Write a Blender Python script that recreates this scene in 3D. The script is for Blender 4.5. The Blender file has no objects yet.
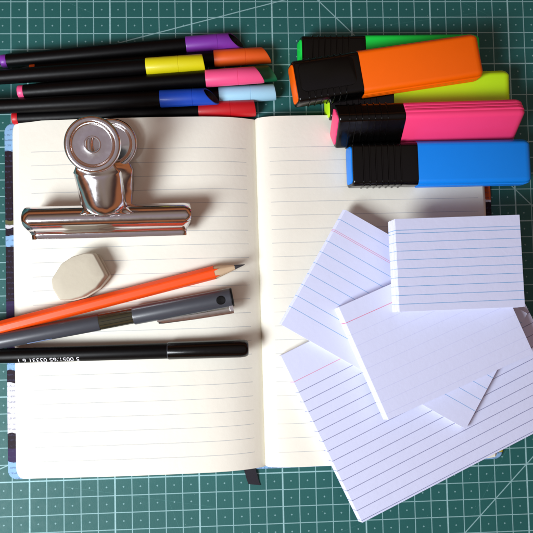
import bpy, math, random
from math import sin, cos, pi, radians, sqrt
from mathutils import Matrix, Vector, Euler
random.seed(7)
S = 0.01                      # everything below is written in centimetres
scene = bpy.context.scene
col = scene.collection

# ------------------------------------------------------------------ camera
CAM = (13.162, -18.7627, 42.159)
CROT = Euler((0.0536, -0.0498, -0.0224), 'XYZ')
F = 691.55
cam = bpy.data.cameras.new('camera'); camo = bpy.data.objects.new('camera', cam); col.objects.link(camo)
camo.location = Vector(CAM) * S; camo.rotation_euler = CROT
cam.sensor_width = 36; cam.lens = 36 * F / 533; cam.clip_start = 0.01; cam.clip_end = 50
scene.camera = camo
CM = CROT.to_matrix()

def at(x, y, z=0.0):
    """photo measurement -> point (cm) on the level z above the mat"""
    d = CM @ Vector(((x - 266.5) / F, -(y - 266.5) / F, -1))
    t = (z - CAM[2]) / d.z
    return Vector((CAM[0] + t * d.x, CAM[1] + t * d.y, z))

# ------------------------------------------------------------------ node helpers
def lin(r, g, b):
    f = lambda c: (c / 255 / 12.92) if c / 255 <= 0.04045 else ((c / 255 + 0.055) / 1.055) ** 2.4
    return (f(r), f(g), f(b), 1)

class NT:
    def __init__(s, name):
        s.m = bpy.data.materials.new(name); s.m.use_nodes = True
        s.t = s.m.node_tree; s.b = s.t.nodes['Principled BSDF']
        s.tc = None
    def n(s, typ, **k):
        o = s.t.nodes.new(typ)
        for a, v in k.items(): setattr(o, a, v)
        return o
    def link(s, a, b): s.t.links.new(a, b)
    def put(s, sock, v):
        if isinstance(v, (int, float)): sock.default_value = v
        elif isinstance(v, tuple): sock.default_value = v
        else: s.link(v, sock)
    def m2(s, op, a, b=0.0, c=None, clamp=False):
        o = s.n('ShaderNodeMath', operation=op, use_clamp=clamp)
        s.put(o.inputs[0], a); s.put(o.inputs[1], b)
        if c is not None: s.put(o.inputs[2], c)
        return o.outputs[0]
    def coords(s):
        if not s.tc:
            s.tc = s.n('ShaderNodeTexCoord')
            s.sep = s.n('ShaderNodeSeparateXYZ'); s.link(s.tc.outputs['Object'], s.sep.inputs[0])
        X = s.m2('MULTIPLY', s.sep.outputs[0], 100.0); Y = s.m2('MULTIPLY', s.sep.outputs[1], 100.0); Z = s.m2('MULTIPLY', s.sep.outputs[2], 100.0)
        return X, Y, Z
    def noise(s, scale, detail=3, rough=0.5, vec=None):
        if not s.tc: s.coords()
        o = s.n('ShaderNodeTexNoise'); o.inputs['Scale'].default_value = scale; o.inputs['Detail'].default_value = detail
        o.inputs['Roughness'].default_value = rough
        s.link(vec if vec is not None else s.tc.outputs['Object'], o.inputs['Vector']); return o.outputs['Fac']
    def mix(s, f, a, b):
        o = s.n('ShaderNodeMix', data_type='RGBA'); s.put(o.inputs[0], f); s.put(o.inputs[6], a); s.put(o.inputs[7], b)
        return o.outputs[2]
    def ramp(s, f, stops, interp='LINEAR'):
        o = s.n('ShaderNodeValToRGB'); o.color_ramp.interpolation = interp
        e = o.color_ramp.elements
        while len(e) < len(stops): e.new(0.5)
        for el, (p, c) in zip(e, stops): el.position = p; el.color = c
        s.link(f, o.inputs[0]); return o.outputs[0]
    def bump(s, h, dist, strength=1.0):
        o = s.n('ShaderNodeBump'); o.inputs['Distance'].default_value = dist; o.inputs['Strength'].default_value = strength
        s.link(h, o.inputs['Height']); s.link(o.outputs[0], s.b.inputs['Normal'])
    def line(s, v, centre, w):
        """1 on |v-centre| < w/2 with a soft edge"""
        d = s.m2('ABSOLUTE', s.m2('SUBTRACT', v, centre))
        return s.m2('SUBTRACT', 1.0, s.m2('DIVIDE', s.m2('SUBTRACT', d, w * 0.3), w * 0.4, clamp=True), clamp=True)
    def between(s, v, a, b):
        return s.m2('MULTIPLY', s.m2('GREATER_THAN', v, a), s.m2('LESS_THAN', v, b))
    def repeat(s, v, first, pitch, w):
        """lines at first + k*pitch, any k"""
        q = s.m2('FRACT', s.m2('ADD', s.m2('DIVIDE', s.m2('SUBTRACT', v, first), pitch), 100.5))
        return s.line(s.m2('MULTIPLY', q, pitch), pitch / 2, w)

def simple(name, c, rough=0.5, metal=0.0, coat=0.0, spec=0.5, var=0.06, bump=0.0, bscale=900, ior=None, trans=0.0):
    t = NT(name); t.b.inputs['Roughness'].default_value = rough; t.b.inputs['Metallic'].default_value = metal
    t.b.inputs['Coat Weight'].default_value = coat; t.b.inputs['Coat Roughness'].default_value = 0.12
    t.b.inputs['Specular IOR Level'].default_value = spec
    t.b.inputs['Transmission Weight'].default_value = trans
    f = t.noise(160, 4)
    k = 1 - var
    t.link(t.mix(f, (c[0] * k, c[1] * k, c[2] * k, 1), c), t.b.inputs['Base Color'])
    r = t.m2('ADD', t.m2('MULTIPLY', t.noise(420, 4), 0.12), rough - 0.05, clamp=True)
    t.link(r, t.b.inputs['Roughness'])
    if bump: t.bump(t.noise(bscale, 4), bump)
    return t.m

# ------------------------------------------------------------------ object helpers
def link(o, parent=None):
    col.objects.link(o)
    if parent is not None: o.parent = parent
    return o
def tag(o, label, cat, group=None):
    o['label'] = label; o['category'] = cat
    if group: o['group'] = group
    return o
def thing(name, label, cat, mat, group=None):
    o = bpy.data.objects.new(name, None); o.empty_display_size = 0.01
    link(o); m = mat.copy(); m.translation = m.translation * S; o.matrix_world = m
    return tag(o, label, cat, group)
def frame(p0, p1, roll=0.0):
    p0 = Vector(p0); p1 = Vector(p1); X = (p1 - p0).normalized()
    Y = Vector((0, 0, 1)).cross(X).normalized(); Z = X.cross(Y)
    m = Matrix((X, Y, Z)).transposed() @ Matrix.Rotation(roll, 3, 'X')
    m = m.to_4x4(); m.translation = p0
    return m
def place(x, y, z, rz=0.0):
    return Matrix.Translation((x, y, z)) @ Matrix.Rotation(rz, 4, 'Z')

class MB:
    def __init__(s): s.v = []; s.f = []; s.mi = []
    def add(s, vs, fs, mi=0):
        b = len(s.v); s.v += [tuple(p) for p in vs]; s.f += [tuple(i + b for i in f) for f in fs]; s.mi += [mi] * len(fs)
    def loft(s, rings, cap0=True, cap1=True, closed=True, mi=0):
        n = len(rings[0]); vs = [p for r in rings for p in r]; fs = []
        for k in range(len(rings) - 1):
            for i in range(n if closed else n - 1):
                j = (i + 1) % n
                fs.append((k * n + i, k * n + j, (k + 1) * n + j, (k + 1) * n + i))
        if cap0: fs.append(tuple(range(n))[::-1])
        if cap1: fs.append(tuple((len(rings) - 1) * n + i for i in range(n)))
        s.add(vs, fs, mi)
    def tube(s, pts, r, n=10, mi=0):
        rings = []
        pts = [Vector(p) for p in pts]; up = Vector((0, 0, 1))
        for i, p in enumerate(pts):
            d = (pts[min(i + 1, len(pts) - 1)] - pts[max(i - 1, 0)]).normalized()
            a = d.cross(up)
            if a.length < 1e-3: a = d.cross(Vector((1, 0, 0)))
            a.normalize(); b = d.cross(a)
            rings.append([p + (a * cos(2 * pi * k / n) + b * sin(2 * pi * k / n)) * r for k in range(n)])
        s.loft(rings, mi=mi)
    def box(s, a, b, mi=0):
        (x0, y0, z0), (x1, y1, z1) = a, b
        s.loft([[(x0, y0, z0), (x1, y0, z0), (x1, y1, z0), (x0, y1, z0)], [(x0, y0, z1), (x1, y0, z1), (x1, y1, z1), (x0, y1, z1)]], mi=mi)
    def build(s, name, mats, parent=None, sharp=35, bevel=0.0, solid=0.0):
        me = bpy.data.meshes.new(name)
        me.from_pydata([(x * S, y * S, z * S) for x, y, z in s.v], [], s.f)
        import bmesh
        bm = bmesh.new(); bm.from_mesh(me); bmesh.ops.recalc_face_normals(bm, faces=bm.faces); bm.to_mesh(me); bm.free()
        if not isinstance(mats, (list, tuple)): mats = [mats]
        for m in mats: me.materials.append(m)
        for p, k in zip(me.polygons, s.mi): p.material_index = k; p.use_smooth = True
        me.set_sharp_from_angle(angle=radians(sharp))
        o = bpy.data.objects.new(name, me); link(o, parent)
        if solid:
            md = o.modifiers.new('solid', 'SOLIDIFY'); md.thickness = solid * S; md.offset = 0
        if bevel:
            md = o.modifiers.new('bevel', 'BEVEL'); md.width = bevel * S; md.segments = 2; md.limit_method = 'ANGLE'; md.angle_limit = radians(40)
        return o

def circ(x, r, n=32, slant=0.0, ph=0.0, cy=0, cz=0):
    """ring in the plane across x; slant shifts x with the angle (an oblique cut)"""
    return [(x - slant * (1 + cos(2 * pi * k / n - ph)) / 2, cy + r * cos(2 * pi * k / n), cz + r * sin(2 * pi * k / n)) for k in range(n)]
def rrect(x, w, h, r, n=6, ridge=0.0):
    """rounded rectangle across x, w along y, h along z; ridge scallops the two narrow sides"""
    pts = []
    for cy, cz, a0 in ((w / 2 - r, h / 2 - r, 0), (-w / 2 + r, h / 2 - r, 90), (-w / 2 + r, -h / 2 + r, 180), (w / 2 - r, -h / 2 + r, 270)):
        for k in range(n + 1):
            a = radians(a0 + 90 * k / n); pts.append((x, cy + r * cos(a), cz + r * sin(a)))
        zt = h / 2 - r
        if a0 == 90:
            for q in range(1, 12):
                z = zt - 2 * zt * q / 12; pts.append((x, -w / 2 - ridge * (0 if q % 4 == 0 else 1), z))
        if a0 == 270:
            for q in range(1, 12):
                z = -zt + 2 * zt * q / 12; pts.append((x, w / 2 + ridge * (0 if q % 4 == 0 else 1), z))
    return pts
def spline(pts, n):
    P = [Vector(p) for p in pts]; out = []
    for i in range(len(P) - 1):
        a = P[max(i - 1, 0)]; b = P[i]; c = P[i + 1]; d = P[min(i + 2, len(P) - 1)]
        for k in range(n):
            t = k / n
            out.append(0.5 * ((2 * b) + (c - a) * t + (2 * a - 5 * b + 4 * c - d) * t * t + (3 * b - a - 3 * c + d) * t ** 3))
    out.append(P[-1]); return out
def lathe(mb, prof, n=48, mi=0, M=None, closed=True):
    rings = [[(M @ Vector((r * cos(2 * pi * k / n), r * sin(2 * pi * k / n), z))) if M else (r * cos(2 * pi * k / n), r * sin(2 * pi * k / n), z) for k in range(n)] for r, z in prof]
    if closed: rings.append(rings[0])
    mb.loft(rings, cap0=False, cap1=False, mi=mi)

# ------------------------------------------------------------------ materials
# cutting mat: centimetre grid, heavier line every fifth, a small cross in each cell, a few long slanted lines
def mat_cutting():
    t = NT('cutting_mat'); X, Y, Z = t.coords(); V = t.m2('MULTIPLY', Y, -1.0)
    wob = t.m2('MULTIPLY', t.m2('SUBTRACT', t.noise(40, 2), 0.5), 0.02)
    X = t.m2('ADD', X, wob)
    m = t.m2('MAXIMUM', t.repeat(X, 0, 1, 0.052), t.repeat(V, 0, 1, 0.052))
    maj = t.m2('MAXIMUM', t.repeat(X, 1, 5, 0.085), t.repeat(V, 4, 5, 0.07))
    m = t.m2('MAXIMUM', t.m2('MULTIPLY', m, 0.8), maj)
    fx = t.m2('ABSOLUTE', t.m2('SUBTRACT', t.m2('FRACT', t.m2('ADD', X, 100)), 0.5)); fy = t.m2('ABSOLUTE', t.m2('SUBTRACT', t.m2('FRACT', t.m2('ADD', V, 100)), 0.5))
    lo = t.m2('MINIMUM', fx, fy); hi = t.m2('MAXIMUM', fx, fy)
    cross = t.m2('MULTIPLY', t.m2('LESS_THAN', lo, 0.022), t.m2('LESS_THAN', hi, 0.05))
    m = t.m2('MAXIMUM', m, t.m2('MULTIPLY', cross, 0.6))
    def slanted(x0, v0, x1, v1, w, a, b):
        L = sqrt((x1 - x0) ** 2 + (v1 - v0) ** 2); nx, nv = -(v1 - v0) / L, (x1 - x0) / L
        d = t.m2('ADD', t.m2('MULTIPLY', X, nx), t.m2('MULTIPLY', V, nv))
        return t.m2('MULTIPLY', t.line(d, x0 * nx + v0 * nv, w), t.between(X, a, b))
    for args in ((6.6, 2.57, 16.53, -0.04, 0.06, -20, 60), (19, 0, 31, 12, 0.06, -5, 60), (30, 30, 28, 32, 0.06, 10, 60), (-0.71, 28.21, -0.07, 27.94, 0.06, -30, 6)):
        m = t.m2('MAXIMUM', m, t.m2('MULTIPLY', slanted(*args), 0.85))
    m = t.m2('MULTIPLY', m, t.m2('ADD', t.m2('MULTIPLY', t.noise(700, 3), 0.5), 0.62), clamp=True)
    cuts = 0.0                                # shallow knife scars
    for args in ((1.2, -1, 9.0, 2.6, .018, 1.5, 5.2), (18, 2.2, 27, 1.0, .016, 20.5, 29), (2, 29.2, 16, 31.6, .018, 3, 12), (18, 33.2, 26, 30.2, .016, 17, 21), (27, 33, 31, 26, .018, 27.5, 30.6), (9, 30, 10.5, 34, .016, 9.2, 10.2), (24, -2, 33, 2.5, .016, 25, 31)):
        cuts = t.m2('MAXIMUM', cuts, slanted(*args))
    cuts = t.m2('MULTIPLY', cuts, t.m2('MULTIPLY', t.noise(90, 3), 0.9))
    m = t.m2('MULTIPLY', m, t.m2('SUBTRACT', 1.0, t.m2('MULTIPLY', cuts, .6)))
    g = t.mix(t.noise(9, 4), lin(18, 82, 79), lin(28, 94, 91))
    g = t.mix(t.m2('MULTIPLY', t.noise(1400, 2), 0.35), g, lin(36, 96, 97))
    speck = t.m2('GREATER_THAN', t.noise(520, 2, 0.7), 0.735)
    g = t.mix(t.m2('MULTIPLY', speck, 0.5), g, lin(120, 150, 146))
    g = t.mix(cuts, g, lin(70, 128, 126))
    t.link(t.mix(m, g, lin(158, 200, 204)), t.b.inputs['Base Color'])
    t.link(t.m2('ADD', t.m2('MULTIPLY', t.noise(300, 4), 0.15), 0.50), t.b.inputs['Roughness'])
    t.b.inputs['Specular IOR Level'].default_value = 0.42
    t.bump(t.noise(1100, 3), 0.00008, 0.6)
    return t.m

def mat_ruled(name, paper, ink, first, pitch, last, w=0.035, x0=-99, x1=99, strength=0.8, extra=(), edge=None, layers=False):
    """paper with printed lines: y measured down from the sheet's own top edge (local y = 0)"""
    t = NT(name); X, Y, Z = t.coords(); V = t.m2('MULTIPLY', Y, -1.0)
    V2 = t.m2('ADD', V, t.m2('MULTIPLY', t.m2('SUBTRACT', t.noise(30, 2), 0.5), 0.02))
    m = t.m2('MULTIPLY', t.repeat(V2, first, pitch, w), t.between(V, first - pitch / 2, last + pitch / 2))
    m = t.m2('MULTIPLY', m, t.between(X, x0, x1))
    m = t.m2('MULTIPLY', m, t.m2('MULTIPLY', t.m2('ADD', t.m2('MULTIPLY', t.noise(900, 3), 0.6), 0.7), strength))
    if extra:                                     # positions where the ordinary line is replaced
        pass
    f = t.noise(260, 5, 0.6)
    k = 0.965
    base = t.mix(f, (paper[0] * k, paper[1] * k, paper[2] * k, 1), paper)
    if layers:
        g = t.repeat(Z, 0, 0.045, 0.02)
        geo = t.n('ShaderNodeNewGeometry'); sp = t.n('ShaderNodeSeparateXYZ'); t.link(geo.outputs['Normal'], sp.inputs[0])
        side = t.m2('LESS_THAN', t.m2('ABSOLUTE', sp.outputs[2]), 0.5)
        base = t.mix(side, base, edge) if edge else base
        m = t.m2('MULTIPLY', m, t.m2('SUBTRACT', 1.0, t.m2('MULTIPLY', side, 0.65)))
        e2 = edge or paper
        base = t.mix(t.m2('MULTIPLY', t.m2('MULTIPLY', g, side), 0.16), base, (e2[0] * .75, e2[1] * .73, e2[2] * .72, 1))
    c = t.mix(m, base, ink)
    for pos, wd, colr, st in extra:
        e = t.m2('MULTIPLY', t.line(V2, pos, wd), st)
        c = t.mix(e, c, colr)
    t.link(c, t.b.inputs['Base Color'])
    t.b.inputs['Roughness'].default_value = 0.75; t.b.inputs['Specular IOR Level'].default_value = 0.25
    t.bump(t.m2('ADD', t.noise(420, 4), t.m2('MULTIPLY', t.noise(60, 2), 2.0)), 0.00012, 0.7)
    return t.m

PAPER = lin(240, 237, 224)
CARD = lin(214, 220, 250)
EDGE = lin(246, 247, 252)  # card sides paler than the faces: window light put into their colour
M_mat = mat_cutting()
M_page_l = mat_ruled('notebook_paper_left', PAPER, lin(150, 160, 170), 1.88, 0.8255, 1.88 + 0.8255 * 22, 0.034, -13.4, -0.62, 0.6, layers=True)
M_page_r = mat_ruled('notebook_paper_right', PAPER, lin(150, 160, 170), 1.9, 0.8255, 1.9 + 0.8255 * 22, 0.034, 0.78, 13.5, 0.55, layers=True)
def mat_cover():
    t = NT('notebook_cover'); X, Y, Z = t.coords()
    n = t.m2('MULTIPLY', t.m2('SUBTRACT', t.noise(120, 3), 0.5), 0.5)
    v = t.m2('DIVIDE', t.m2('MULTIPLY', t.m2('ADD', Y, n), -1.0), 21.4)
    blue = lin(135, 175, 215); dk = lin(36, 25, 34); pr = lin(52, 38, 76); wh = lin(205, 205, 215); br = lin(190, 84, 42); ye = lin(205, 190, 60); ol = lin(95, 92, 60)
    L = t.ramp(v, [(0, blue), (0.075, dk), (0.27, ol), (0.285, wh), (0.29, dk), (0.315, blue), (0.345, dk), (0.5, pr), (0.66, blue), (0.69, dk), (0.72, wh), (0.86, dk), (0.905, pr), (0.94, blue)], 'CONSTANT')
    R = t.ramp(v, [(0, dk), (0.1, br), (0.24, wh), (0.25, dk), (0.6, br), (0.8, pr), (0.93, ye), (0.965, blue)], 'CONSTANT')
    c = t.mix(t.m2('GREATER_THAN', X, 0.0), L, R)
    # rows of tiny print over the pale areas
    row = t.m2('MULTIPLY', t.repeat(Y, 0, 0.32, 0.1), t.m2('GREATER_THAN', t.noise(900, 1), 0.5))
    c = t.mix(t.m2('MULTIPLY', row, 0.45), c, lin(60, 60, 90))
    t.link(c, t.b.inputs['Base Color']); t.b.inputs['Roughness'].default_value = 0.6; t.b.inputs['Specular IOR Level'].default_value = 0.15
    return t.m
M_cover = mat_cover()
M_black = simple('black_barrel_plastic', lin(5, 4, 5), 0.42, spec=0.16, var=0.2)
M_blackcap = simple('black_cap_plastic', lin(4, 4, 4), 0.2, coat=0.2, spec=0.3, var=0.2)
M_hole = simple('cap_hollow', lin(14, 12, 22), 0.6)
M_chrome = simple('nickel_plated_steel', (0.80, 0.78, 0.80, 1), 0.12, metal=1.0, var=0.05)
M_eraser = simple('cream_eraser', lin(200, 193, 174), 0.8, spec=0.2, var=0.06, bump=0.00012, bscale=380)
M_orange_paint = simple('orange_pencil_lacquer', lin(255, 80, 4), 0.42, coat=0.1)
M_wood = simple('sharpened_wood', lin(222, 192, 156), 0.7, var=0.2)
M_lead = simple('graphite', lin(66, 64, 68), 0.4, metal=0.3)
M_grey = simple('grey_pen_plastic', lin(66, 69, 77), 0.36, coat=0.2)
M_window = simple('smoky_ink_window', lin(62, 58, 42), 0.12, coat=0.5, var=0.4)
M_dark = simple('pen_dark', lin(8, 8, 10), 0.5, spec=0.2)
M_white = simple('white_print', lin(225, 225, 230), 0.6)
M_ribbon = simple('black_ribbon', lin(24, 20, 32), 0.8, bump=0.0001, bscale=1500)
M_blue_glint = simple('pale_blue_glint', lin(150, 175, 225), 0.5)  # colour of the highlight painted on the grey barrel
M_steel = simple('pen_clip_steel', (0.86, 0.86, 0.88, 1), 0.28, metal=1.0)

# ------------------------------------------------------------------ lights
w = bpy.data.worlds.new('World'); scene.world = w; w.use_nodes = True
nt = w.node_tree; bg = nt.nodes['Background']
tc = nt.nodes.new('ShaderNodeTexCoord'); sp = nt.nodes.new('ShaderNodeSeparateXYZ'); nt.links.new(tc.outputs['Generated'], sp.inputs[0])
rp = nt.nodes.new('ShaderNodeValToRGB'); el = rp.color_ramp.elements
stops = [(0.0, (0.10, 0.05, 0.03, 1)), (0.16, (0.65, 0.22, 0.08, 1)), (0.36, (0.60, 0.22, 0.10, 1)), (0.44, (0.07, 0.04, 0.04, 1)), (0.54, (0.20, 0.12, 0.09, 1)), (0.70, (0.46, 0.355, 0.28, 1)), (0.98, (0.58, 0.48, 0.54, 1))]
while len(el) < len(stops): el.new(0.5)
for e_, (p, c) in zip(el, stops): e_.position = p; e_.color = c
nz = nt.nodes.new('ShaderNodeTexNoise'); nz.inputs['Scale'].default_value = 1.6; nt.links.new(tc.outputs['Generated'], nz.inputs['Vector'])
ad = nt.nodes.new('ShaderNodeMath'); ad.operation = 'MULTIPLY_ADD'; nt.links.new(nz.outputs['Fac'], ad.inputs[0]); ad.inputs[1].default_value = 0.5
ad2 = nt.nodes.new('ShaderNodeMath'); ad2.operation = 'SUBTRACT'; ad2.inputs[1].default_value = 0.25
mx = nt.nodes.new('ShaderNodeMath'); mx.operation = 'MAXIMUM'; nt.links.new(sp.outputs[1], mx.inputs[0]); mx.inputs[1].default_value = 0.0
mz = nt.nodes.new('ShaderNodeMath'); mz.operation = 'MULTIPLY_ADD'; nt.links.new(mx.outputs[0], mz.inputs[0]); mz.inputs[1].default_value = -0.35; nt.links.new(sp.outputs[2], mz.inputs[2])
nt.links.new(mz.outputs[0], ad2.inputs[0])
nt.links.new(ad2.outputs[0], ad.inputs[2]); nt.links.new(ad.outputs[0], rp.inputs[0]); nt.links.new(rp.outputs[0], bg.inputs[0])
bg.inputs[1].default_value = 0.56
la = bpy.data.lights.new('window_light', 'AREA'); lo = bpy.data.objects.new('window_light', la); link(lo)
la.shape = 'RECTANGLE'; la.size = 0.25; la.size_y = 0.30; la.energy = 7.4; la.color = (0.90, 0.95, 1.0)
lo.location = Vector((-30, -45, 52)) * S
lo.rotation_euler = (Vector((16, -17, 0)) * S - lo.location).to_track_quat('-Z', 'Y').to_euler()
scene.view_settings.view_transform = 'Standard'; scene.view_settings.look = 'None'; scene.view_settings.exposure = 0.0; scene.view_settings.gamma = 1.0

# ------------------------------------------------------------------ cutting mat
b = MB(); b.box((-30, -60, -0.3), (62, 22, 0.0))
o = b.build('cutting_mat', M_mat)
tag(o, 'green self healing cutting mat with a white grid lying under everything', 'cutting mat')
b = MB(); b.box((-150, -150, -3.3), (180, 130, -0.302))
o = b.build('table', simple('table_wood', lin(120, 84, 56), 0.5, var=0.4)); o['kind'] = 'structure'

# ------------------------------------------------------------------ open notebook
BX, BY = 14.8, -7.53                       # top of the gutter
book_m = place(BX, BY, 0, radians(0.45))
book = thing('notebook', 'open ruled notebook with cream pages lying flat on the cutting mat', 'notebook', book_m)
def rounded(x0, x1, y0, y1, r, n=8):
    out = []
    for cx, cy, a0 in ((x1 - r, y1 - r, 0), (x0 + r, y1 - r, 90), (x0 + r, y0 + r, 180), (x1 - r, y0 + r, 270)):
        for k in range(n + 1):
            a = radians(a0 + 90 * k / n); out.append((cx + r * cos(a), cy + r * sin(a)))
    return out
b = MB(); C0 = rounded(-15.17, 14.55, -21.17, 0.08, 0.55)
def inset(P, d):
    cx = sum(p[0] for p in P) / len(P); cy = sum(p[1] for p in P) / len(P)
    return [(x - d * (1 if x > cx else -1), y - d * (1 if y > cy else -1)) for x, y in P]
b.loft([[(x, y, z) for x, y in inset(C0, d)] for z, d in ((0.004, 0.03), (0.03, 0), (0.12, 0), (0.15, 0.03))])
b.build('cover', M_cover, book)

LPROF = [(-14.68, .17), (-14.62, .30), (-14.52, .42), (-14.42, .54), (-14.32, .64), (-14.24, .68), (-14.14, .69), (-14.135, .785), (-13.6, .83), (-12.5, .93), (-11, 1.03), (-9, 1.13), (-6.5, 1.22), (-4.5, 1.25), (-3.2, 1.22), (-2.3, 1.13), (-1.6, .99), (-1.1, .83), (-.7, .66), (-.35, .48), (-.10, .33), (0, .22)]
RPROF = [(0, .22), (.07, .46), (.2, .64), (.5, .80), (.85, .91), (1.4, .98), (2.2, 1.0), (3.5, .98), (5.5, .93), (8, .88), (10.5, .83), (12.5, .79), (13.82, .76), (13.825, .72), (13.9, .70), (13.98, .60), (14.06, .45), (14.13, .30), (14.18, .17)]
def page_z(X):
    """height of the open pages at world x (cm)"""
    x = X - BX; P = LPROF if x < 0 else RPROF
    for (a, za), (c, zc) in zip(P, P[1:]):
        if a <= x <= c: return za + (zc - za) * (x - a) / (c - a)
    return 0.0
def page_block(prof, ytop, ybot, outer, side, mat):
    b = MB(); rings = []; R = 0.62
    pts = []
    for (a, za), (c, zc) in zip(prof, prof[1:]):
        k = max(1, int(abs(c - a) / 0.35))
        for q in range(k): pts.append((a + (c - a) * q / k, za + (zc - za) * q / k))
    pts.append(prof[-1])
    NY = 44
    for x, z in pts:
        d = abs(x - outer); cut = 0.0
        if d < R: cut = R - sqrt(max(0, R * R - (R - d) ** 2))
        cut = min(cut, R * 0.92)
        y0 = ybot + cut; y1 = ytop - cut
        ring = []
        for k in range(NY + 1):
            y = y0 + (y1 - y0) * k / NY
            rip = 0.012 * sin(y * 0.9 + x * 0.6) + 0.008 * sin(y * 2.1 - x * .9)
            ring.append((x, y, z + rip * min(1, abs(x) / 2) * min(1, d * 2)))
        ring.append((x, y1, 0.152)); ring.append((x, y0, 0.152))
        rings.append(ring)
    b.loft(rings)
    return b.build('page_block', mat, book, sharp=50)
page_block(LPROF, 0.0, -21.0, -14.68, -1, M_page_l)
page_block(RPROF, 0.02, -20.95, 14.18, 1, M_page_r)
# ribbon marker: comes out under the left pages at the foot, its other end curls out at the head
b = MB()
pts = [(-0.95, -20.4, .158), (-0.93, -21.15, .165), (-0.86, -21.45, .12), (-0.78, -21.8, .05), (-0.68, -22.1, .03)]
sp_ = spline(pts, 6); b.loft([[(p.x - .36, p.y + .05, p.z + .0), (p.x + .36, p.y - .05, p.z), (p.x + .36, p.y - .05, p.z + .03), (p.x - .36, p.y + .05, p.z + .03)] for p in sp_])
b.build('ribbon_marker', M_ribbon, book)

# ------------------------------------------------------------------ felt pens
def felt_pen(p0, p1, rgb, slant, ph, label, L=14.6, join=11.1):
    m = frame(p0, p1)
    t = thing('felt_pen', label, 'felt pen', m, 'black felt tip pens with coloured caps')
    mc = simple('cap_colour', lin(*rgb), 0.45, coat=0.12, spec=0.4)
    b = MB()
    b.loft([circ(.36, .36), circ(.36, .395), circ(.42, .41), circ(6, .455), circ(join - .2, .465), circ(join + .3, .42)])
    b.build('barrel', M_black, t)
    b = MB(); b.loft([circ(0, .30), circ(.02, .355), circ(.08, .385), circ(.30, .39), (circ(.355, .38))]); b.build('end_plug', mc, t)
    b = MB(); r = .51; e = L - .02
    mid = join + (L - join) * 0.55
    b.loft([circ(join, .45), circ(join, .49), circ(join + .05, .51), circ(mid - .02, r), circ(mid - .01, r - .018), circ(mid + .01, r - .018), circ(mid + .02, r),
            circ(e - .07, r - .005, slant=slant, ph=ph), circ(e, r - .03, slant=slant, ph=ph), circ(e, r - .09, slant=slant, ph=ph)], cap1=False)
    cap = b.build('cap', mc, t)
    b = MB(); b.loft([circ(e, r - .09, slant=slant, ph=ph), circ(e - .35, r - .14, slant=slant, ph=ph), circ(e - .36, .02, slant=slant, ph=ph)], cap0=False)
    b.build('cap_hollow', M_hole if slant > .7 else mc, cap)
    return t
def pen_from(tail, tip, zt, zc, rgb, slant, ph, label):
    """tail/tip: where its two ends sit on the photo; zt/zc heights of the axis at the ends"""
    a = at(*tail, zt); c = at(*tip, zc); d = (c - a).normalized()
    return felt_pen(c - d * 14.6, c, rgb, slant, ph, label)
UP = radians(0)
pen_from((0, 61.5), (243, 40), .62, .52, (128, 48, 168), .85, radians(55), 'black felt pen with a purple cap, lying at the back of the pen bundle')
pen_from((25, 70.5), (271, 55), .42, .52, (232, 92, 22), .55, radians(0), 'black felt pen with an orange cap lying beside the purple capped pen')
pen_from((34, 90), (277, 73), .42, .52, (24, 104, 66), .55, radians(0), 'black felt pen with a dark green cap, mostly hidden under the pink capped pen')
pen_from((36, 106), (276, 92), .42, .52, (166, 218, 244), .12, radians(0), 'black felt pen with a pale sky blue cap lying beyond the dark blue cap')
pen_from((8, 118.5), (256, 108), .60, .52, (196, 20, 30), .12, radians(0), 'black felt pen with a red cap, touching the top edge of the notebook')
pen_from((-40, 80), (205, 62.5), 1.20, 1.42, (232, 222, 16), .12, radians(0), 'black felt pen with a yellow cap resting on top of the pen bundle')
pen_from((13, 92.5), (264, 74.5), 1.15, 1.47, (246, 84, 140), .55, radians(0), 'black felt pen with a pink cap resting on the green capped pen')
pen_from((-28, 108), (219, 96), 1.20, 1.42, (14, 74, 196), .85, radians(50), 'black felt pen with a dark blue cap resting nearest the bulldog clip')

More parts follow.
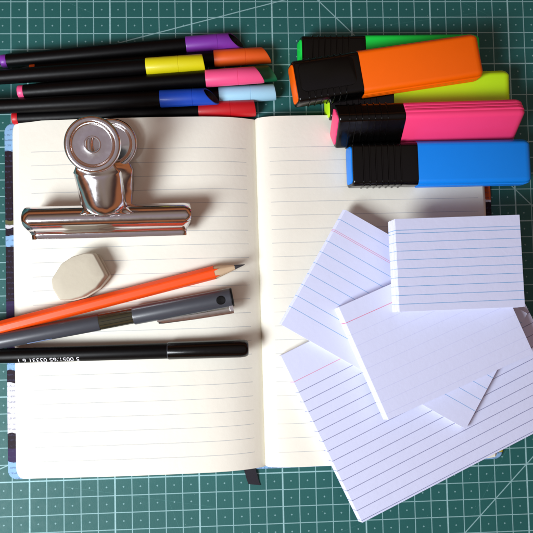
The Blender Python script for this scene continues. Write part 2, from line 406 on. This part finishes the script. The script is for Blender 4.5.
# ------------------------------------------------------------------ highlighters
def highlighter(m, rgb, label, panel=False, W=2.55, T=1.32, L=11.15):
    t = thing('highlighter', label, 'highlighter', m, 'chunky highlighter pens in five colours')
    mc = simple('highlighter_colour', lin(*rgb), 0.34, coat=0.08, spec=0.35, var=0.04)
    J = 4.05
    # body
    b = MB(); rg = .07
    def rr(x, d, r=.30, ridge=rg): return rrect(x, W - 2 * d, T - 2 * d, max(.06, r - d), ridge=ridge)
    b.loft([rr(J - .3, .16, ridge=0), rr(J, .16, ridge=0), rr(J + .001, .02), rr(J + .04, .0), rr(L - .42, 0), rr(L - .25, .025), rr(L - .12, .08), rr(L - .03, .17), rr(L, .30, ridge=0)])
    b.build('body', mc, t)
    # cap with ribs
    b = MB(); SL = .15
    sl = lambda R_, k=1.0: [(x_ + SL * k * z_ + SL * T / 2, y_, z_) for x_, y_, z_ in R_]
    rings = [sl(rrect(0.0, W - .30, T - .30, .26)), sl(rrect(.0, W - .12, T - .12, .3)), sl(rrect(.03, W - .04, T - .04, .32)), sl(rrect(.10, W, T, .32)), sl(rrect(.3, W, T, .32), .7)]
    x = .82
    if True:
        for k in range(7):
            for dx, g in ((-.05, 0), (-.03, .045), (.03, .045), (.05, 0)):
                rings.append(rrect(x + dx, W + 2 * g, T + 2 * g, .33))
            x += .37
    rings += [rrect(3.3, W, T, .32), rrect(3.5, W + .03, T + .03, .34), rrect(J - .06, W + .05, T + .05, .35), rrect(J, W + .02, T + .02, .34), rrect(J + .001, W - .2, T - .2, .25)]
    b.loft(rings, cap0=True, cap1=True)
    cap = b.build('cap', M_blackcap, t)
    b = MB(); b.loft([sl(rrect(-.001, W - .34, T - .34, .25)), sl(rrect(-.05, W - .36, T - .36, .24)), sl(rrect(-.065, W - .44, T - .44, .21))])
    b.build('end_disc', mc, cap)
    if panel:
        b = MB(); P = rounded(.42, 3.72, -W / 2 + .56, W / 2 - .26, .38)
        b.loft([[(x, y, T / 2 - .02) for x, y in P], [(x, y, T / 2 + .07) for x, y in P], [(x, y, T / 2 + .095) for x, y in inset(P, .05)]])
        b.build('cap_panel', M_blackcap, cap)
    return t
def hl(left, right, z0, z1, roll, rgb, label, panel=False, L=11.15):
    a = at(*left, z0); c = at(*right, z1); d = (c - a).normalized()
    return highlighter(frame(a, a + d, radians(roll)), rgb, label, panel, L=L)
hl((298.5, 59), (480, 57.5), .70, .70, 0, (24, 236, 80), 'green highlighter lying lowest and farthest back, partly under the orange one')
hl((325.5, 100), (511, 93.5), 0.92, .92, 7, (200, 250, 30), 'yellow green highlighter lying between the orange and the pink ones', L=11.25)
hl((292, 85), (480, 57), 2.12, 2.12, 0, (255, 106, 0), 'orange highlighter lying across the tops of the green and yellow ones', panel=True, L=11.3)
hl((333, 127), (515.5, 121), 2.05, 1.95, 57, (255, 68, 128), 'pink highlighter leaning on its ridged edge above the blue one')
hl((348, 166), (530, 162.5), 1.66, 1.66, 0, (8, 134, 240), 'blue highlighter lying flat across the top of the right hand page', L=10.9)

# ------------------------------------------------------------------ card stacks
def card_stack(name, tl, tr_dir, Wd, Hd, z0, z1, shear, mat, label):
    """tl: world xy of the top left corner; local x runs along the long side, local y = 0 at the top edge"""
    ang = math.atan2(tr_dir[1], tr_dir[0])
    t = MB(); n = max(3, int((z1 - z0) / 0.045)); rings = []; random.seed(int(Wd * 100))
    H = z1 - z0
    for k in range(n):
        f = 1 - (k + .5) / n
        j = 0 if k == n - 1 else 1
        dx = shear[0] * f + random.uniform(-.018, .018) * j; dy = shear[1] * f + random.uniform(-.018, .018) * j
        za = H * k / n; zb = H * (k + .93) / n
        P = [(dx, dy - Hd), (dx + Wd, dy - Hd), (dx + Wd, dy), (dx, dy)]
        # a few points along each side so the sheets can bow a little
        Q = []
        for q in range(4):
            a, c = P[q], P[(q + 1) % 4]
            for s in range(6): Q.append((a[0] + (c[0] - a[0]) * s / 6, a[1] + (c[1] - a[1]) * s / 6))
        rings.append([(x, y, za) for x, y in Q]); rings.append([(x, y, zb) for x, y in Q])
    t.loft(rings)
    o = t.build(name, mat, sharp=20)
    m = place(tl[0], tl[1], z0, ang); m.translation = m.translation * S; o.matrix_world = m
    tag(o, label, 'index cards', 'stacks of ruled index cards')
    return o
INKB = lin(112, 164, 216); INKR = lin(214, 110, 150)
zD0, zD1, zB1, zC1, zA1 = 1.0, 1.65, 2.05, 2.75, 3.95
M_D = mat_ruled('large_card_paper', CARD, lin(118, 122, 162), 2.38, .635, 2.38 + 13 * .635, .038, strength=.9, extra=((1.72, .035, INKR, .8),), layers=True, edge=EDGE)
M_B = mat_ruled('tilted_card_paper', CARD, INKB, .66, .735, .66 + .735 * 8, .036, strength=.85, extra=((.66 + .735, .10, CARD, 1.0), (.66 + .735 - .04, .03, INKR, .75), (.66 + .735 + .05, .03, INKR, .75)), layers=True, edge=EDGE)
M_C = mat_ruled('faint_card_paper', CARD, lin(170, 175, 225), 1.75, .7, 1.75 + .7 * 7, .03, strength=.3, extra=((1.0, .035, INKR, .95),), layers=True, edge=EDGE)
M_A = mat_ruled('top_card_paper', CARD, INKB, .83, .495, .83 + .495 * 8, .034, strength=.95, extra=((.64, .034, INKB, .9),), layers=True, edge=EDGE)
def stack_px(name, tl, tr, bl_hint, Wd, Hd, z0, z1, shear, mat, label):
    a = at(*tl, z1); c = at(*tr, z1); d = (c - a).normalized()
    return card_stack(name, (a.x, a.y), (d.x, d.y), Wd, Hd, z0, z1, shear, mat, label)
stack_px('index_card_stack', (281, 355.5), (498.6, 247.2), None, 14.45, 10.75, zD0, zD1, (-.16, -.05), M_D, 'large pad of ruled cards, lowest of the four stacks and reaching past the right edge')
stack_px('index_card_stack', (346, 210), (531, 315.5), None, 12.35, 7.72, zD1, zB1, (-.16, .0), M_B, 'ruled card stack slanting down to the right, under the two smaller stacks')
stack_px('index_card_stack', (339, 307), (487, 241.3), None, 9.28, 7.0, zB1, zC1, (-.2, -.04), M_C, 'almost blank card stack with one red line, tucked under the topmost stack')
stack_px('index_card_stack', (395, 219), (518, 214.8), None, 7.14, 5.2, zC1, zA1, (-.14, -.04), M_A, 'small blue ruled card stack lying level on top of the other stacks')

# ------------------------------------------------------------------ bulldog clip
JL = at(23, 206, 2.2); JR = at(190, 201.5, 2.2); d = (JR - JL); d.z = 0
mid = (at(33, 241, 2.0) + at(187, 234.5, 2.0)) / 2
clipm = place(mid.x, mid.y, 1.03, math.atan2(d.y, d.x))
clip = thing('bulldog_clip', 'shiny silver bulldog clip standing out on the left page of the notebook', 'bulldog clip', clipm)
CZ = 1.02
JP = [(1.80, CZ + .08, 4.60), (1.83, CZ + .34, 4.64), (1.70, CZ + .64, 4.72), (1.42, CZ + .90, 4.79), (1.06, CZ + .98, 4.80), (.78, CZ + .84, 4.76), (.58, CZ + .56, 4.64), (.44, CZ + .30, 4.55), (.32, CZ + .15, 4.50), (.18, CZ + .11, 4.47), (0, CZ + .12, 4.45)]
sp_ = spline(JP, 5)
for s in (1, -1):
    b = MB(); rings = []
    for p in sp_:
        y, z, h = (p.x * .88 + .10 if s < 0 else p.x), CZ + (p.y - CZ) * s, p.z - .07 - (.05 if s < 0 else 0)
        rings.append([(-h + 2 * h * k / 24, y, z) for k in range(25)])
    b.loft(rings, cap0=False, cap1=False, closed=False)
    b.build('jaw', M_chrome, clip, sharp=60, solid=.07)
# spring steel folded inside the spine
b = MB(); rings = []
for k in range(17):
    a = radians(-80 + 160 * k / 16); rings.append([(-4.3 + 8.6 * q / 8, 1.30 + .46 * cos(a), CZ + .62 * sin(a)) for q in range(9)])
b.loft(rings, cap0=False, cap1=False, closed=False); b.build('spring', M_chrome, clip, sharp=60, solid=.06)
def handle(path, disc_c, disc_n, x0, up):
    b = MB(); ps = spline(path, 8); rings = []
    n = len(ps)
    for i, p in enumerate(ps):
        f = i / (n - 1); tn = (ps[min(i + 1, n - 1)] - ps[max(i - 1, 0)]).normalized(); nn = Vector((0, -tn.z, tn.y)) * up
        hw = 1.20 + .35 * max(0, 1 - f * 5) ** 2 + .10 * f - .40 * max(0, (f - .72) / .28)
        xo = x0 * f; ring = []
        for k in range(17):
            u = -1 + 2 * k / 16
            arch = .72 * (1 - u * u) * (1 - f ** 2.5) * min(1, .25 + f * 4)
            q = p + nn * arch
            ring.append((xo + hw * u, q.y, q.z))
        rings.append(ring)
    b.loft(rings, cap0=False, cap1=False, closed=False)
    h = b.build('handle', M_chrome, clip, sharp=60, solid=.07)
    b = MB()
    N = Vector(disc_n).normalized(); M = Matrix.Translation(Vector(disc_c)) @ N.to_track_quat('Z', 'Y').to_matrix().to_4x4()
    prof = [(.37, -.05), (.37, .02), (.39, .045), (.42, .045), (.45, .005), (.47, .0), (.75, .0), (1.02, .0), (1.05, .003), (1.09, .02), (1.13, .08), (1.18, .14), (1.24, .165), (1.36, .17), (1.44, .14), (1.50, .07), (1.51, .0), (1.47, -.03), (1.42, .06), (1.34, .10), (1.24, .10), (1.17, .03), (1.10, -.05), (1.02, -.07), (.44, -.05)]
    lathe(b, prof, 64, M=M)
    b.build('disc', M_chrome, h, sharp=50)
    return h
def local(px, py, z): return clipm.inverted() @ at(px, py, z)
du = local(92.5, 144.5, 5.3); dl = local(111.5, 144, 1.55)
handle([(0, 1.25, CZ + .98), (0, 1.60, CZ + 1.08), (0, 1.86, CZ + 1.38), (0, (1.86 + du.y - 1.45) / 2, (CZ + 1.38 + du.z - .92) / 2), (0, du.y - 1.45, du.z - .92), (0, du.y - 1.18, du.z - .60), (0, du.y - .85, du.z - .44)], tuple(du), (-.02, -.22, 1), du.x, 1)
handle([(0, 1.30, CZ - .99), (0, 2.1, CZ - .98), (0, 2.9, CZ - .90), (0, dl.y - 1.9, dl.z - .10), (0, dl.y - 1.3, dl.z - .10), (0, dl.y - .9, dl.z - .12)], tuple(dl), (.0, -.05, 1), dl.x, 1)

# ------------------------------------------------------------------ eraser
topz = 1.05 + 1.3
tp = [(50.7, 279.5), (60.8, 263.5), (72, 256), (85.5, 252.2), (94, 252.6), (106, 275), (96, 288), (82, 296.5), (70, 299.8), (59, 300.2), (52, 289)]
W_ = [at(x, y, topz) for x, y in tp]; cx = sum(p.x for p in W_) / len(W_); cy = sum(p.y for p in W_) / len(W_)
er_m = place(cx, cy, 1.07, 0); inv = er_m.inverted(); E0 = [inv @ p for p in W_]
# round every corner of the outline a little
E1 = []
nE = len(E0)
for i in range(nE):
    a, c, e = E0[i - 1], E0[i], E0[(i + 1) % nE]
    p = c + (a - c).normalized() * .12; q = c + (e - c).normalized() * .12
    for k in range(4):
        u = k / 3; E1.append((p * (1 - u) ** 2 + c * 2 * u * (1 - u) + q * u * u))
b = MB(); rings = []
for z, s_, off in ((0, .93, .14), (.05, .965, .14), (.14, .99, .14), (.56, 1.02, .13), (.61, 1.0, .11), (.64, .95, .07), (.67, .95, .05), (.72, 1.0, .04), (1.1, .995, .01), (1.19, .98, 0), (1.25, .955, 0), (1.275, .92, 0), (1.28, .5, 0)):
    rings.append([(p.x * s_ + off, p.y * s_ - off * .2, z) for p in E1])
b.loft(rings)
o = b.build('eraser', M_eraser, sharp=45); m = er_m.copy(); m.translation = m.translation * S; o.matrix_world = m
tag(o, 'cream white faceted eraser on the left page between bulldog clip and pencil', 'eraser')

# ------------------------------------------------------------------ pencil
pz = page_z(10) + .36
tip = at(245, 264.5, pz); tail = at(-14, 331.5, pz + .0); d = (tip - tail).normalized(); Lp = 17.6
start = tip - d * Lp
pm = frame(start, tip, radians(12))
pencil = thing('pencil', 'bright orange hexagonal pencil with a sharp tip pointing right', 'pencil', pm)
def hexr(x, r, n=6, rnd=.12):
    out = []
    for k in range(n):
        for q in (-1, 0, 1):
            a = radians(60 * k) + q * .16; out.append((x, r * (1 - .0 * abs(q)) * cos(a) * (1 if q == 0 else .985), r * sin(a) * (1 if q == 0 else .985)))
    return out
b = MB(); R0 = .405
E_ = Lp - 1.72
end = []
for k, p in enumerate(hexr(E_, R0)):          # the sharpener leaves a scalloped edge on the lacquer
    end.append((E_ + (.15 if k % 3 == 1 else -.13), p[1], p[2]))
b.loft([hexr(0, R0), hexr(E_ - .3, R0), end], cap0=True, cap1=False); b.build('painted_shaft', M_orange_paint, pencil, sharp=14)
b = MB(); hx = hexr(0, 1)
def mixr(x, r, f): return [(x, r * (p[1] * (1 - f) + f * p[1] / sqrt(p[1] ** 2 + p[2] ** 2)), r * (p[2] * (1 - f) + f * p[2] / sqrt(p[1] ** 2 + p[2] ** 2))) for p in hx]
b.loft([mixr(E_ - .28, .395, 0), mixr(E_ - .12, .385, .3), mixr(E_ + .2, .335, 1), mixr(Lp - .62, .14, 1)]); b.build('wood_cone', M_wood, pencil)
b = MB(); b.loft([circ(Lp - .66, .13, 16), circ(Lp - .62, .143, 16), circ(Lp - .1, .035, 16), circ(Lp, .008, 16)]); b.build('lead', M_lead, pencil)

# ------------------------------------------------------------------ grey rollerball
gz = page_z(9) + .52
g1 = at(233, 296.8, gz); g0 = at(0, 341, gz); d = (g1 - g0).normalized(); Lg = 16.2
gm = frame(g1 - d * Lg, g1, 0)
gp = thing('grey_pen', 'grey capped pen with a metal clip, lying between pencil and black pen', 'pen', gm)
xc = Lg - 5.85; xw0 = xc - 1.95
b = MB(); b.loft([circ(0, .2), circ(.05, .36), circ(.4, .44), circ(xw0 - .05, .485), circ(xw0, .47)]); bar = b.build('barrel', M_grey, gp)
b = MB(); b.loft([circ(xw0 + .001, .43), circ(xw0 + .001, .455), circ(xc - .1, .45), circ(xc + .3, .42)]); b.build('ink_window', M_window, gp)
b = MB()
for k in range(-2, 4):
    a = radians(90 + k * 26); b.tube([(xw0 + .05, .452 * cos(a), .452 * sin(a)), (xc - .02, .448 * cos(a), .448 * sin(a))], .012, 6)
b.build('window_rib', M_dark, gp)
b = MB(); b.loft([circ(xc, .46), circ(xc, .515), circ(xc + .06, .535), circ(Lg - .16, .545), circ(Lg - .14, .53), circ(Lg - .12, .53)]); gc = b.build('cap', M_grey, gp)
b = MB(); b.loft([circ(Lg - .12, .50), circ(Lg - .12, .55), circ(Lg - .04, .545), circ(Lg, .50), circ(Lg, .3)]); b.build('cap_end', M_dark, gc)
# round vent on top of the cap
b = MB(); ah = radians(98); cxh = Lg - .72
rg = []
for rr_, dz in ((.27, .0), (.26, .012), (.20, .014), (.18, .012), (.02, .012)):
    ring = []
    for k in range(24):
        u = 2 * pi * k / 24; ox = rr_ * cos(u); ang = ah + rr_ * sin(u) / .54
        ring.append((cxh + ox, (.543 + dz) * cos(ang), (.543 + dz) * sin(ang)))
    rg.append(ring)
b.loft(rg, cap0=False, cap1=True); b.build('vent', M_dark, gc)
# clip along the near side
b = MB(); ac = radians(-152) ; ca, sa = cos(ac), sin(ac)
ca, sa = -.94, -.12
prof = [(xc + 1.28, .60, .06), (xc + 1.36, .64, .14), (xc + 1.6, .66, .16), (xc + 3.5, .74, .19), (Lg - .25, .80, .20), (Lg - .1, .80, .20)]
rings = []
for x, r, hw in prof:
    cy_, cz_ = r * ca, .20 + r * sa
    rings.append([(x, cy_ - hw, cz_ - .17), (x, cy_ + hw * .6, cz_ - .02), (x, cy_ + hw * .6, cz_ + .05), (x, cy_ - hw * .2, cz_ + .0), (x, cy_ - hw, cz_ - .12)])
b.loft(rings)
b.box((Lg - .32, -.80, .02), (Lg - .1, -.40, .22))
b.build('clip', M_steel, gc, bevel=.015)
b = MB(); rg = []  # painted highlight: a pale blue strip standing in for a glint on the barrel
for x in (xw0 - 4.2, xw0 - 2.8):
    rg.append([(x, .478 * cos(a), .478 * sin(a)) for a in (radians(150), radians(153), radians(156), radians(159))])
rg = [[(p[0], p[1] * 1.012, p[2] * 1.012) for p in r] for r in rg]
b.loft(rg, cap0=False, cap1=False, closed=False); b.build('painted_glint', M_blue_glint, bar)

# ------------------------------------------------------------------ black pen
kz = page_z(9) + .49
k1 = at(248.5, 348.2, kz); k0 = at(0, 356, kz); d = (k1 - k0).normalized(); Lk = 16.4
km = frame(k1 - d * Lk, k1, 0)
kp = thing('black_pen', 'thin black capped pen with tiny white print, lying below the grey pen', 'pen', km)
xj = Lk - 4.65
b = MB(); b.loft([circ(0, .2), circ(.05, .36), circ(.2, .42), circ(xj - .1, .455), circ(xj + .2, .44)]); kb = b.build('barrel', M_black, kp)
b = MB(); b.loft([circ(xj, .45), circ(xj, .49), circ(xj + .05, .51), circ(Lk - .5, .525), circ(Lk - .22, .50), circ(Lk - .08, .45), circ(Lk - .01, .38), circ(Lk, .30), circ(Lk - .03, .28)])
kc = b.build('cap', M_blackcap, kp)
b = MB(); b.loft([circ(xj - .035, .455), circ(xj - .035, .475), circ(xj - .004, .475), circ(xj - .004, .455)]); b.build('collar', M_grey, kp)
cu = bpy.data.curves.new('lettering', 'FONT'); cu.body = '5 0051/65 03331 6 1'; cu.size = .42 * S; cu.align_x = 'CENTER'; cu.align_y = 'CENTER'; cu.space_character = 1.0
tmp = bpy.data.objects.new('tmp', cu); col.objects.link(tmp)
bpy.context.view_layer.update()
me = bpy.data.meshes.new_from_object(tmp.evaluated_get(bpy.context.evaluated_depsgraph_get()))
bpy.data.objects.remove(tmp)
xs = xj - 6.75
for v in me.vertices:                          # wrap the print round the barrel, upside down
    X_ = v.co.x / S; Y_ = v.co.y / S
    a = radians(128) + Y_ / .46
    v.co = Vector(((xs - X_) * S, .4565 * cos(a) * S, .4565 * sin(a) * S))
me.materials.clear(); me.materials.append(M_white)
link(bpy.data.objects.new('lettering', me), kb)
